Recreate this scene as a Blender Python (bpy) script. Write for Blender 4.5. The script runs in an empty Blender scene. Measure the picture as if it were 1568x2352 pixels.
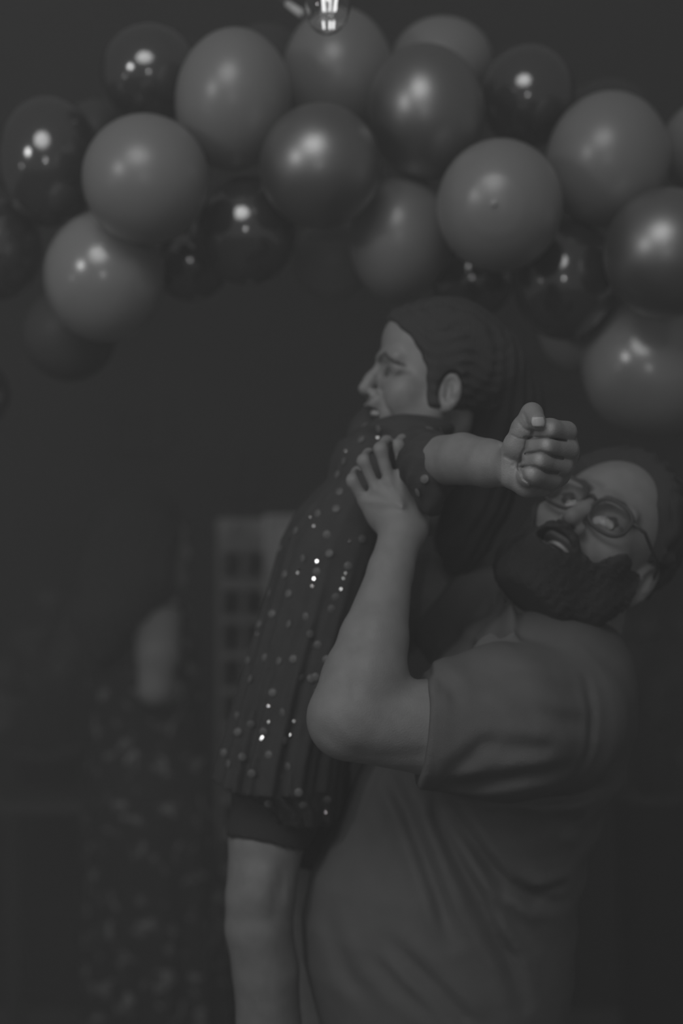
import bpy, math, random
import numpy as np
from mathutils import Vector, Matrix
from mathutils.bvhtree import BVHTree

# ------------------------------------------------------------------ camera, world, lights, exposure
sc = bpy.context.scene
COL = sc.collection
F = 50.0 / 36.0 * 2352.0            # focal length in pixels of the 1568x2352 frame
CAMZ = 1.6
BLACK_LIFT = 0.073

cam = bpy.data.cameras.new('camera')
cam.sensor_fit = 'VERTICAL'
cam.sensor_width = 24.0
cam.sensor_height = 36.0
cam.lens = 50.0
cam.clip_start = 0.05
cam.dof.use_dof = True
cam.dof.focus_distance = 1.50
cam.dof.aperture_fstop = 1.9
camo = bpy.data.objects.new('camera', cam)
COL.objects.link(camo)
camo.location = (0, 0, CAMZ)
camo.rotation_euler = (math.radians(90), 0, 0)
sc.camera = camo

world = bpy.data.worlds.new('world')
sc.world = world
world.use_nodes = True
wb = world.node_tree.nodes['Background']
wb.inputs[0].default_value = (1, 1, 1, 1)
wb.inputs[1].default_value = 0.085

sc.view_settings.view_transform = 'Standard'
sc.view_settings.look = 'None'
sc.view_settings.exposure = 0.0
sc.view_settings.gamma = 1.0
sc.view_settings.use_curve_mapping = False


def area(name, loc, target, sx, sy, watts, shape='RECTANGLE'):
    L = bpy.data.lights.new(name, 'AREA')
    L.shape = shape
    L.size = sx
    L.size_y = sy
    L.energy = watts
    o = bpy.data.objects.new(name, L)
    COL.objects.link(o)
    o.location = loc
    d = Vector(target) - Vector(loc)
    o.rotation_euler = d.to_track_quat('-Z', 'Y').to_euler()
    return o


area('ceiling_panel_light', (-0.50, -0.10, 3.10), (0.0, 2.0, 1.6), 1.50, 1.15, 4.7, 'ELLIPSE').data.spread = math.radians(105)
area('lamp_near', (-0.12, -0.55, 1.72), (0.0, 2.0, 1.8), 0.06, 0.06, 1.15, 'DISK')
area('lamp_side', (-1.75, 0.30, 2.35), (0.0, 1.8, 1.6), 0.38, 0.38, 5.0, 'DISK')
area('lamp_far_left', (-2.0, 1.0, 1.75), (-0.1, 2.1, 1.9), 0.06, 0.06, 0.20, 'DISK')


def P(px, py, d):
    return ((px - 784.0) / F * d, d, CAMZ - (py - 1176.0) / F * d)


def X(px, d):
    return (px - 784.0) / F * d


def Z(py, d):
    return CAMZ - (py - 1176.0) / F * d


# ------------------------------------------------------------------ materials
def mat(name, v, rough=0.5, metal=0.0, spec=0.5, noise=None, bump=None, tone=False, coat=0.0, sub=0.0):
    m = bpy.data.materials.new(name)
    m.use_nodes = True
    nt = m.node_tree
    b = nt.nodes['Principled BSDF']
    b.inputs['Base Color'].default_value = (v, v, v, 1)
    b.inputs['Roughness'].default_value = rough
    b.inputs['Metallic'].default_value = metal
    b.inputs['Specular IOR Level'].default_value = spec
    b.inputs['Coat Weight'].default_value = coat
    if sub:
        b.inputs['Subsurface Weight'].default_value = sub
        b.inputs['Subsurface Radius'].default_value = (0.008, 0.008, 0.008)
    tc = nt.nodes.new('ShaderNodeTexCoord')
    last = None
    if noise:
        sc_, lo, hi = noise
        n = nt.nodes.new('ShaderNodeTexNoise')
        n.inputs['Scale'].default_value = sc_
        n.inputs['Detail'].default_value = 5
        nt.links.new(tc.outputs['Object'], n.inputs['Vector'])
        r = nt.nodes.new('ShaderNodeMapRange')
        r.inputs['From Min'].default_value = 0.3
        r.inputs['From Max'].default_value = 0.7
        r.inputs['To Min'].default_value = v * lo
        r.inputs['To Max'].default_value = v * hi
        nt.links.new(n.outputs['Fac'], r.inputs['Value'])
        last = r.outputs[0]
    if tone:
        a = nt.nodes.new('ShaderNodeAttribute')
        a.attribute_name = 'tone'
        mu = nt.nodes.new('ShaderNodeMath')
        mu.operation = 'MULTIPLY'
        nt.links.new(a.outputs['Fac'], mu.inputs[0])
        if last is not None:
            nt.links.new(last, mu.inputs[1])
        else:
            mu.inputs[1].default_value = v
        last = mu.outputs[0]
    if last is not None:
        nt.links.new(last, b.inputs['Base Color'])
    if bump:
        kind, s, st = bump
        if kind == 'noise':
            n = nt.nodes.new('ShaderNodeTexNoise')
            n.inputs['Detail'].default_value = 6
            out = n.outputs['Fac']
        elif kind == 'strand':
            n = nt.nodes.new('ShaderNodeTexWave')
            n.inputs['Distortion'].default_value = 6
            n.inputs['Detail'].default_value = 3
            out = n.outputs['Fac']
        else:
            n = nt.nodes.new('ShaderNodeTexVoronoi')
            out = n.outputs['Distance']
        n.inputs['Scale'].default_value = s
        nt.links.new(tc.outputs['Object'], n.inputs['Vector'])
        bp = nt.nodes.new('ShaderNodeBump')
        bp.inputs['Strength'].default_value = st
        bp.inputs['Distance'].default_value = 0.002
        nt.links.new(out, bp.inputs['Height'])
        nt.links.new(bp.outputs[0], b.inputs['Normal'])
    return m


M = {}
M['skin_man'] = mat('skin_man', 0.305, 0.48, 0, 0.35, noise=(60, 0.93, 1.07), bump=('noise', 500, 0.25), tone=True)
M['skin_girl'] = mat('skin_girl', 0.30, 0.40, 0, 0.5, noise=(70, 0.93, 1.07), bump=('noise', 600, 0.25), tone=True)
M['skin_woman'] = mat('skin_woman', 0.32, 0.5, 0, 0.4, tone=True)
M['hair'] = mat('hair', 0.062, 0.7, 0, 0.15, bump=('strand', 90, 0.5))
M['beard'] = mat('beard', 0.068, 0.75, 0, 0.12, bump=('noise', 260, 0.9))
M['eye'] = mat('eye', 0.10, 0.15, 0, 0.5)
M['tooth'] = mat('tooth', 0.75, 0.25, 0, 0.5)
M['nail'] = mat('nail', 0.62, 0.3, 0, 0.5)
M['shirt'] = mat('shirt_cotton', 0.165, 0.85, 0, 0.15, noise=(35, 0.95, 1.05), bump=('noise', 900, 0.35))
M['trousers'] = mat('trousers', 0.06, 0.9, 0, 0.1, bump=('noise', 700, 0.3))
M['dress'] = mat('dark_tulle', 0.065, 0.8, 0, 0.2, noise=(40, 0.9, 1.12), bump=('noise', 700, 0.4))
M['sequin_pale'] = mat('sequin_pale', 0.15, 0.4, 0, 0.4)
M['sequin'] = mat('sequin_silver', 0.5, 0.16, 1.0)
M['sequin_dim'] = mat('sequin_grey', 0.5, 0.25, 1.0)
M['shorts'] = mat('dark_shorts', 0.05, 0.9, 0, 0.1)
M['shoe'] = mat('shoe', 0.12, 0.6)
M['metal_black'] = mat('black_glasses_frame', 0.08, 0.35, 0, 0.3)
M['wall'] = mat('wall_plaster', 0.042, 0.95, 0, 0.1, noise=(1.6, 0.86, 1.12), bump=('noise', 30, 0.4))
M['floor'] = mat('floor_concrete', 0.12, 0.8, 0, 0.2, noise=(3, 0.9, 1.1))
M['frame'] = mat('dark_frame', 0.03, 0.6, 0, 0.2)
M['picture'] = mat('dark_picture', 0.03, 0.7, 0, 0.2, noise=(4, 0.85, 1.1))
M['cabinet'] = mat('cabinet_paint', 0.42, 0.6, 0, 0.3)
M['cabinet_in'] = mat('cabinet_inside', 0.02, 0.8, 0, 0.1)
M['board'] = mat('pale_board', 0.66, 0.6, 0, 0.3)
M['leaf'] = mat('leaf', 0.08, 0.6, 0, 0.2)
M['pot'] = mat('pot', 0.05, 0.7)
M['soil'] = mat('soil', 0.1, 0.95)
M['table'] = mat('table_wood', 0.06, 0.5)
M['brass'] = mat('brass_cap', 0.5, 0.3, 1.0)
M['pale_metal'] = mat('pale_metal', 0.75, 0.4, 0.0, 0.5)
M['cord'] = mat('black_cord', 0.1, 0.7)
M['steel'] = mat('steel', 0.6, 0.35, 1.0)

# balloons
M['matte'] = mat('latex_matte', 0.29, 0.36, 0.12, 0.9)
M['matte_dim'] = mat('latex_grey', 0.30, 0.42, 0, 0.35)
M['satin'] = mat('latex_satin', 0.36, 0.24, 0.2, 0.8)
M['pearl'] = mat('latex_pearl', 0.36, 0.40, 0.9, 0.5)
M['chrome'] = mat('latex_chrome', 0.21, 0.15, 0.85, 0.5)
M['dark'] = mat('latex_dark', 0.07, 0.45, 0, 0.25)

# floral dress of the woman
m = bpy.data.materials.new('floral_cloth')
m.use_nodes = True
nt = m.node_tree
b = nt.nodes['Principled BSDF']
b.inputs['Roughness'].default_value = 0.85
b.inputs['Specular IOR Level'].default_value = 0.1
tc = nt.nodes.new('ShaderNodeTexCoord')
n1 = nt.nodes.new('ShaderNodeTexNoise')
n1.inputs['Scale'].default_value = 27
n1.inputs['Detail'].default_value = 2.0
n1.inputs['Distortion'].default_value = 0.6
nt.links.new(tc.outputs['Object'], n1.inputs['Vector'])
r1 = nt.nodes.new('ShaderNodeMapRange')
r1.inputs['From Min'].default_value = 0.56
r1.inputs['From Max'].default_value = 0.68
r1.inputs['To Min'].default_value = 0.04
r1.inputs['To Max'].default_value = 0.28
nt.links.new(n1.outputs['Fac'], r1.inputs['Value'])
nt.links.new(r1.outputs[0], b.inputs['Base Color'])
M['floral'] = m

# clear glass (bulb) and spectacle lens
m = bpy.data.materials.new('bulb_glass')
m.use_nodes = True
b = m.node_tree.nodes['Principled BSDF']
b.inputs['Base Color'].default_value = (1, 1, 1, 1)
b.inputs['Roughness'].default_value = 0.0
b.inputs['IOR'].default_value = 1.45
b.inputs['Transmission Weight'].default_value = 1.0
M['glass'] = m
m = bpy.data.materials.new('lens_glass')
m.use_nodes = True
nt = m.node_tree
nt.nodes.clear()
out = nt.nodes.new('ShaderNodeOutputMaterial')
mx = nt.nodes.new('ShaderNodeMixShader')
tr = nt.nodes.new('ShaderNodeBsdfTransparent')
tr.inputs[0].default_value = (0.86, 0.86, 0.86, 1)
gl = nt.nodes.new('ShaderNodeBsdfGlossy')
gl.inputs['Roughness'].default_value = 0.03
fr = nt.nodes.new('ShaderNodeFresnel')
fr.inputs[0].default_value = 1.45
nt.links.new(fr.outputs[0], mx.inputs[0])
nt.links.new(tr.outputs[0], mx.inputs[1])
nt.links.new(gl.outputs[0], mx.inputs[2])
nt.links.new(mx.outputs[0], out.inputs[0])
M['lens'] = m
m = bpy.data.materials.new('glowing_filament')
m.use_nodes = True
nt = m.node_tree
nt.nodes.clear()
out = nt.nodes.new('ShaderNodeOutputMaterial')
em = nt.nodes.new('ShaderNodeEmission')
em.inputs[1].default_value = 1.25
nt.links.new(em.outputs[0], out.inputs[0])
M['filament_glow'] = m


# ------------------------------------------------------------------ object helpers
def link_mesh(name, verts, faces, material, parent=None, smooth=True, tone=None):
    me = bpy.data.meshes.new(name)
    if isinstance(verts, np.ndarray) and isinstance(faces, np.ndarray):
        nv, nf, k = len(verts), len(faces), faces.shape[1]
        me.vertices.add(nv)
        me.vertices.foreach_set('co', verts.astype(np.float32).ravel())
        me.loops.add(nf * k)
        me.loops.foreach_set('vertex_index', faces.astype(np.int32).ravel())
        me.polygons.add(nf)
        me.polygons.foreach_set('loop_start', np.arange(0, nf * k, k, dtype=np.int32))
        me.polygons.foreach_set('loop_total', np.full(nf, k, dtype=np.int32))
        me.update(calc_edges=True)
    else:
        me.from_pydata([tuple(v) for v in verts], [], [tuple(f) for f in faces])
        me.update()
    if smooth:
        me.polygons.foreach_set('use_smooth', np.ones(len(me.polygons), dtype=bool))
    if tone is not None:
        at = me.color_attributes.new('tone', 'FLOAT_COLOR', 'POINT')
        c = np.ones((len(verts), 4), dtype=np.float32)
        c[:, :3] = np.asarray(tone, dtype=np.float32)[:, None]
        at.data.foreach_set('color', c.ravel())
    if material is not None:
        me.materials.append(material)
    o = bpy.data.objects.new(name, me)
    COL.objects.link(o)
    if parent is not None:
        o.parent = parent
        o.matrix_parent_inverse = Matrix.Identity(4)
        if parent.type == 'EMPTY' or True:
            # geometry is written in world space: undo the parents' places
            w = Vector((0, 0, 0))
            q = parent
            while q is not None:
                w = w + q.location
                q = q.parent
            o.location = -w
    return o


def thing(name, label, cat, loc=(0, 0, 0), group=None):
    o = bpy.data.objects.new(name, None)
    o.empty_display_size = 0.05
    COL.objects.link(o)
    o.location = loc
    o['label'] = label
    o['category'] = cat
    if group:
        o['group'] = group
    return o


def tag(o, label, cat, group=None):
    o['label'] = label
    o['category'] = cat
    if group:
        o['group'] = group
    return o


def box(lo, hi):
    (a, b_, c), (d, e, f) = lo, hi
    v = [(a, b_, c), (d, b_, c), (d, e, c), (a, e, c), (a, b_, f), (d, b_, f), (d, e, f), (a, e, f)]
    q = [(0, 3, 2, 1), (4, 5, 6, 7), (0, 1, 5, 4), (1, 2, 6, 5), (2, 3, 7, 6), (3, 0, 4, 7)]
    return v, q


def boxes(lst):
    V, Q = [], []
    for lo, hi in lst:
        v, q = box(lo, hi)
        k = len(V)
        V += v
        Q += [tuple(i + k for i in f) for f in q]
    return V, Q


def tube(pts, r, n=10, closed=False):
    pts = [Vector(p) for p in pts]
    N = len(pts)
    V, Q = [], []
    rr = r if isinstance(r, (list, tuple)) else [r] * N
    up = None
    for i in range(N):
        if closed:
            t = (pts[(i + 1) % N] - pts[i - 1]).normalized()
        else:
            t = (pts[min(i + 1, N - 1)] - pts[max(i - 1, 0)]).normalized()
        if up is None:
            a = Vector((0, 0, 1)) if abs(t.z) < 0.9 else Vector((1, 0, 0))
        else:
            a = up
        u = (a - t * a.dot(t)).normalized()
        w = t.cross(u)
        up = u
        for k in range(n):
            an = 2 * math.pi * k / n
            V.append(pts[i] + (u * math.cos(an) + w * math.sin(an)) * rr[i])
    segs = N if closed else N - 1
    for i in range(segs):
        j = (i + 1) % N
        for k in range(n):
            l = (k + 1) % n
            Q.append((i * n + k, i * n + l, j * n + l, j * n + k))
    if not closed:
        Q.append(tuple(reversed(range(n))))
        Q.append(tuple((N - 1) * n + k for k in range(n)))
    return V, Q


def lathe(prof, n=24, axis='z', cap=True):
    """prof: list of (r, h)"""
    V, Q = [], []
    for r, h in prof:
        for k in range(n):
            a = 2 * math.pi * k / n
            if axis == 'z':
                V.append((r * math.cos(a), r * math.sin(a), h))
            else:
                V.append((r * math.cos(a), h, r * math.sin(a)))
    for i in range(len(prof) - 1):
        for k in range(n):
            l = (k + 1) % n
            f = (i * n + k, i * n + l, (i + 1) * n + l, (i + 1) * n + k)
            Q.append(f if axis == 'z' else f[::-1])
    return V, Q


# ------------------------------------------------------------------ signed-distance modelling
def V3(*a):
    return np.array(a, dtype=np.float32)


def smin(a, b_, k):
    h = np.clip(0.5 + 0.5 * (b_ - a) / k, 0, 1)
    return b_ + (a - b_) * h - k * h * (1 - h)


def smax(a, b_, k):
    return -smin(-a, -b_, k)


def ell(p, c, r, R=None):
    q = p - V3(*c)
    if R is not None:
        q = q @ R
    r = V3(*r)
    k0 = np.sqrt(((q / r) ** 2).sum(1)) + 1e-6
    k1 = np.sqrt(((q / (r * r)) ** 2).sum(1)) + 1e-6
    return k0 * (k0 - 1) / k1


def cap(p, a, b_, ra, rb):
    a = V3(*a)
    b_ = V3(*b_)
    ba = b_ - a
    t = np.clip(((p - a) @ ba) / (ba @ ba), 0, 1)
    q = p - a - t[:, None] * ba
    return np.sqrt((q * q).sum(1)) - (ra + (rb - ra) * t)


def chain(p, pts, k=0.01):
    d = None
    for (a, ra), (b_, rb) in zip(pts[:-1], pts[1:]):
        e = cap(p, a, b_, ra, rb)
        d = e if d is None else smin(d, e, k)
    return d


def half(p, c, n):
    n = V3(*n)
    n = n / np.linalg.norm(n)
    return (p - V3(*c)) @ n


def polydist(p2, pts):
    """distance in a plane to a polyline and the fraction along it"""
    best = None
    pts = np.asarray(pts, dtype=np.float32)
    n = len(pts) - 1
    for i in range(n):
        a, b_ = pts[i], pts[i + 1]
        ba = b_ - a
        t = np.clip(((p2 - a) @ ba) / (ba @ ba + 1e-12), 0, 1)
        q = p2 - a - t[:, None] * ba
        d = np.sqrt((q * q).sum(1))
        s = (i + t) / n
        side = ba[0] * q[:, 1] - ba[1] * q[:, 0]
        if best is None:
            best, frac, sd = d, s, side
        else:
            w = d < best
            best = np.where(w, d, best)
            frac = np.where(w, s, frac)
            sd = np.where(w, side, sd)
    return best, frac, np.sign(sd)


def axis_grid(lo, hi, coarse, fine=()):
    """graded coordinates: fine = list of (a, b, h)"""
    x = [lo]
    while x[-1] < hi:
        h = coarse
        for a, b_, f in fine:
            if a - 0.02 <= x[-1] <= b_:
                h = min(h, f)
        x.append(x[-1] + h)
    while len(x) % 4:
        x.append(x[-1] + coarse)
    return np.array(x, dtype=np.float32)


def mesh_sdf(f, xs, ys, zs, B=4, lip=1.5):
    nx, ny, nz = len(xs), len(ys), len(zs)
    bx, by, bz = nx // B, ny // B, nz // B

    def cen(a):
        a = a.reshape(-1, B)
        lo = a[:, 0]
        hi = np.append(a[1:, 0], a[-1, -1])
        return (lo + hi) / 2, (hi - lo) / 2

    cx, hx = cen(xs)
    cy, hy = cen(ys)
    cz, hz = cen(zs)
    G = np.stack(np.meshgrid(cx, cy, cz, indexing='ij'), -1).reshape(-1, 3).astype(np.float32)
    H = np.sqrt((hx[:, None, None] ** 2 + hy[None, :, None] ** 2 + hz[None, None, :] ** 2)).ravel()
    d = np.concatenate([f(G[i:i + 200000]) for i in range(0, len(G), 200000)])
    act = np.abs(d) < H * lip + 0.006
    sgn = np.where(d > 0, 1.0, -1.0).astype(np.float32).reshape(bx, by, bz)
    D = np.empty((bx, B, by, B, bz, B), dtype=np.float32)
    D[:] = sgn[:, None, :, None, :, None]
    ia, ib, ic = np.nonzero(act.reshape(bx, by, bz))
    X3 = xs.reshape(bx, B)
    Y3 = ys.reshape(by, B)
    Z3 = zs.reshape(bz, B)
    CH = 4000
    for s in range(0, len(ia), CH):
        a, b_, c = ia[s:s + CH], ib[s:s + CH], ic[s:s + CH]
        K = len(a)
        pts = np.empty((K, B, B, B, 3), dtype=np.float32)
        pts[..., 0] = X3[a][:, :, None, None]
        pts[..., 1] = Y3[b_][:, None, :, None]
        pts[..., 2] = Z3[c][:, None, None, :]
        D[a, :, b_, :, c, :] = f(pts.reshape(-1, 3)).reshape(K, B, B, B)
    D = D.reshape(nx, ny, nz)
    S = D < 0
    c8 = np.zeros((nx - 1, ny - 1, nz - 1), dtype=np.uint8)
    for i in (0, 1):
        for j in (0, 1):
            for k in (0, 1):
                c8 += S[i:nx - 1 + i, j:ny - 1 + j, k:nz - 1 + k]
    I, J, K = np.nonzero((c8 > 0) & (c8 < 8))
    n = len(I)
    idx = np.full(c8.shape, -1, dtype=np.int32)
    idx[I, J, K] = np.arange(n)
    acc = np.zeros((n, 3), dtype=np.float64)
    cnt = np.zeros(n)
    cor = [(i, j, k) for i in (0, 1) for j in (0, 1) for k in (0, 1)]
    for a in range(8):
        for b_ in range(a + 1, 8):
            A, C = cor[a], cor[b_]
            if sum(abs(u - v) for u, v in zip(A, C)) != 1:
                continue
            da = D[I + A[0], J + A[1], K + A[2]]
            db = D[I + C[0], J + C[1], K + C[2]]
            w = (da < 0) != (db < 0)
            t = np.where(w, da / np.where(w, da - db, 1), 0)
            for q, (arr, N_) in enumerate(((xs, I), (ys, J), (zs, K))):
                pa = arr[N_ + A[q]]
                pb = arr[N_ + C[q]]
                acc[:, q] += np.where(w, pa + (pb - pa) * t, 0)
            cnt += w
    verts = (acc / cnt[:, None]).astype(np.float32)
    quads = []
    for ax in range(3):
        sl0 = [slice(None)] * 3
        sl1 = [slice(None)] * 3
        sl0[ax] = slice(0, -1)
        sl1[ax] = slice(1, None)
        e = S[tuple(sl0)] != S[tuple(sl1)]
        E = np.array(np.nonzero(e))
        u, v = (ax + 1) % 3, (ax + 2) % 3
        lim = c8.shape
        ok = (E[u] > 0) & (E[v] > 0) & (E[u] < lim[u]) & (E[v] < lim[v]) & (E[ax] < lim[ax])
        E = E[:, ok]
        ins = S[tuple(E)]

        def at(du, dv):
            Q = E.copy()
            Q[u] -= du
            Q[v] -= dv
            return idx[tuple(Q)]

        q4 = np.stack([at(1, 1), at(0, 1), at(0, 0), at(1, 0)], 1)
        q4[~ins] = q4[~ins][:, ::-1]
        quads.append(q4[(q4 >= 0).all(1)])
    return verts, np.concatenate(quads)


def sdf_obj(name, f, bounds, h, material, parent, fine=((), (), ()), tonef=None):
    (x0, x1), (y0, y1), (z0, z1) = bounds
    v, q = mesh_sdf(f, axis_grid(x0, x1, h, fine[0]), axis_grid(y0, y1, h, fine[1]), axis_grid(z0, z1, h, fine[2]))
    return link_mesh(name, v, q, material, parent, True, tonef(v) if tonef else None)


class Loft:
    """stack of horizontal ellipses measured as rows (py, left px, right px, half depth) at distance d"""
    def __init__(self, rows, d, yc=None):
        rows = sorted(rows, key=lambda r: -r[0])
        self.z = np.array([Z(r[0], d) for r in rows])
        self.cx = np.array([X((r[1] + r[2]) / 2, d) for r in rows])
        self.rx = np.array([(r[2] - r[1]) / 2 / F * d for r in rows])
        self.ry = np.array([r[3] for r in rows])
        self.yc = np.array([(r[4] if len(r) > 4 else d) for r in rows])

    def uv(self, p, grow=0.0):
        z = p[:, 2]
        cx = np.interp(z, self.z, self.cx)
        rx = np.interp(z, self.z, self.rx) + grow
        ry = np.interp(z, self.z, self.ry) + grow
        yc = np.interp(z, self.z, self.yc)
        return (p[:, 0] - cx) / rx, (p[:, 1] - yc) / ry, rx, ry

    def __call__(self, p, grow=0.0, edge=0.02):
        u, w, rx, ry = self.uv(p, grow)
        k = np.sqrt(u * u + w * w) + 1e-6
        k1 = np.sqrt((u / rx) ** 2 + (w / ry) ** 2) + 1e-6
        d = k * (k - 1) / k1
        d = smax(d, p[:, 2] - self.z[-1] - grow, edge)
        return smax(d, self.z[0] - grow - p[:, 2], edge).astype(np.float32)


# ---------------- head in its own frame (x = person's left, y = forward, z = up), adult size
def head_sdf(q, open_mouth=0.006, stubby=0.0):
    d = ell(q, (0, -.012, .032), (.076, .096, .088))
    if stubby:      # a child's full brow and round cheeks
        d = smin(d, ell(q, (0, .048, .056), (.052, .043, .046)), .02)
        d = smin(d, ell(q * V3(1, 1, 1), (.040, .052, -.040), (.026, .028, .026)), .02)
        d = smin(d, ell(q * V3(1, 1, 1), (-.040, .052, -.040), (.026, .028, .026)), .02)
    d = smin(d, ell(q, (0, .028, -.035), (.060, .060, .082)), .03)
    ax = np.abs(q[:, 0])
    s = q.copy()
    s[:, 0] = ax
    d = smin(d, chain(s, [((.056, -.002, -.045), .020), ((.046, .028, -.082), .019), ((.012, .068, -.103), .019)]), .025)
    d = smin(d, ell(s, (.044, .058, -.026), (.022, .020, .020)), .02)
    d = smin(d, cap(s, (.012, .086, .020), (.042, .074, .022), .010, .009), .014)
    d = smax(d, -ell(s, (.032, .100, .002), (.019, .020, .013)), .012)
    d = smin(d, ell(s, (.032, .074, .000), (.0165, .0125, .0115)), .004)
    # lid crease and eye slit
    d = smax(d, -ell(s, (.032, .088, -.001), (.0130, .010, .0028)), .002)
    d = smax(d, -ell(s, (.032, .090, .0085), (.0150, .0065, .0012)), .003)
    # nose
    d = smin(d, chain(q, [((0, .088, .012), .008), ((0, .102, -.014), .0085), ((0, .113 - stubby, -.034 + stubby), .0112)]), .010)
    d = smin(d, ell(s, (.0125, .099 - stubby, -.037), (.0085, .010, .0085)), .005)
    d = smax(d, -ell(s, (.0065, .106 - stubby, -.046), (.0042, .006, .004)), .003)
    # mouth
    d = smin(d, ell(q, (0, .072, -.068), (.034, .028, .026)), .018)
    d = smin(d, chain(s, [((0, .0985, -.058), .0052), ((.010, .0985, -.0570), .0052), ((.027, .084, -.0605), .0032)]), .006)
    d = smin(d, chain(s, [((0, .0965, -.076 - open_mouth), .0062), ((.012, .094, -.075 - open_mouth), .006), ((.026, .083, -.064), .0032)]), .006)
    d = smax(d, -ell(q, (0, .094, -.0655 - open_mouth * .4), (.027 + (.004 if stubby else 0), .022, .0025 + open_mouth * .75)), .003)
    d = smin(d, ell(q, (0, .078, -.100), (.022, .019, .018)), .018)
    # cheek fold of a smile
    dd, fr, _ = polydist(s[:, [0, 2]], [(.019, -.034), (.034, -.046), (.042, -.066), (.041, -.088)] if stubby else [(.017, -.036), (.028, -.048), (.034, -.066)])
    d = d + np.where(q[:, 1] > .04, (.0065 if stubby else .0022) * np.exp(-(dd / .0045) ** 2), 0)
    # ears
    c, sn = math.cos(.35), math.sin(.35)
    e = (s - V3(.079, -.010, -.012 - (.010 if stubby else 0))) * (1.1 if stubby else 1)
    R = np.array([[c, -sn, 0], [sn, c, 0], [0, 0, 1]], dtype=np.float32)
    e = e @ R
    ear = ell(e, (0, 0, 0), (.0085, .019, .032))
    ear = smin(ear, ell(e, (0, .004, -.026), (.007, .011, .012)), .006)
    ear = smax(ear, -ell(e, (.0065, .001, .002), (.0085, .0130, .0225)), .003)
    ear = smin(ear, chain(e, [((.001, -.004, .014), .0035), ((.001, -.008, -.002), .0035), ((.001, -.002, -.016), .0035)]), .003)
    ear = smin(ear, ell(e, (.001, .014, -.006), (.005, .005, .008)), .003)
    d = smin(d, ear, .005)
    return d


def head_tone(q, lash=.0026):
    """albedo pattern of a face: brows, lips, lashes, hollow of the mouth"""
    t = np.ones(len(q))
    s = q.copy()
    s[:, 0] = np.abs(s[:, 0])
    f = q[:, 1] > .05
    girlish = lash > .004
    dd, fr, _ = polydist(s[:, [0, 2]], [(.013, .0165), (.028, .0255), (.052, .0095)] if girlish else [(.013, .0175), (.030, .0255), (.050, .0165)])
    t -= np.where(f, .72 * np.exp(-(dd / (.0046 * (1.2 - .6 * fr))) ** 4), 0)
    dd, fr, _ = polydist(s[:, [0, 2]], [(.018, -.002), (.034, .0035), (.055, -.004)] if girlish else [(.018, -.002), (.030, .0025), (.046, -.001)])
    t -= np.where(f, (.68 if girlish else .6) * np.exp(-(dd / lash) ** 2), 0)
    dd, fr, _ = polydist(s[:, [0, 2]], [(0, -.067), (.024, -.062)])
    t -= np.where(f & (q[:, 1] > .078), .38 * np.exp(-(dd / .0125) ** 6), 0)
    return np.clip(t, .2, 1.2)


class Frame:
    def __init__(self, c, fwd, up, s=1.0):
        f = np.array(fwd, dtype=np.float64)
        f /= np.linalg.norm(f)
        u = np.array(up, dtype=np.float64)
        u -= f * (u @ f)
        u /= np.linalg.norm(u)
        l = np.cross(u, f)
        # columns: x = left, y = forward, z = up
        self.R = np.stack([l, f, u], 1).astype(np.float32)
        self.c = np.array(c, dtype=np.float32)
        self.s = s

    def inv(self, p):
        return ((p - self.c) @ self.R) / self.s

    def pt(self, q):
        return tuple(self.c + self.R @ (np.array(q, dtype=np.float32) * self.s))


def sphere(c, r, n=16, m_=10):
    V, Q = [], []
    for i in range(m_ + 1):
        th = math.pi * i / m_
        for k in range(n):
            a = 2 * math.pi * k / n
            V.append((c[0] + r[0] * math.sin(th) * math.cos(a), c[1] + r[1] * math.sin(th) * math.sin(a), c[2] + r[2] * math.cos(th)))
    for i in range(m_):
        for k in range(n):
            l = (k + 1) % n
            Q.append((i * n + k, (i + 1) * n + k, (i + 1) * n + l, i * n + l))
    return V, Q


def eyes(fr, parent):
    for sx in (-1, 1):
        v, q = sphere((sx * .032, .0755, -.001), (.0115, .0115, .0115))
        link_mesh('eye', [fr.pt(x) for x in v], q, M['eye'], parent)


def teeth(fr, parent, z, w=.020, fw=0.0):
    V, Q = [], []
    n = 12
    for i in range(n + 1):
        a = -1 + 2 * i / n
        x = w * a
        y = .0905 + fw - .014 * a * a
        for (dy, dz) in ((0, .0045), (.0012, 0), (0, -.0035), (-.004, -.003), (-.004, .004)):
            V.append(fr.pt((x, y + dy, z + dz)))
    for i in range(n):
        for k in range(5):
            l = (k + 1) % 5
            Q.append((i * 5 + k, i * 5 + l, (i + 1) * 5 + l, (i + 1) * 5 + k))
    return link_mesh('teeth', V, Q, M['tooth'], parent)


# ------------------------------------------------------------------ room
def struct(name, v, q, m_, parent=None):
    o = link_mesh(name, v, q, m_, parent, smooth=False)
    if parent is None:
        o['kind'] = 'structure'
    return o


v, q = box((-5, 4.6, -0.02), (5, 4.75, 4.2))
struct('wall_back', v, q, M['wall'])
v, q = box((-5, -2.5, -0.12), (5, 4.75, 0.0))
struct('floor', v, q, M['floor'])
v, q = box((-5, 4.575, 0.0), (5, 4.6, 0.12))
struct('baseboard_back', v, q, M['frame'])

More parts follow.
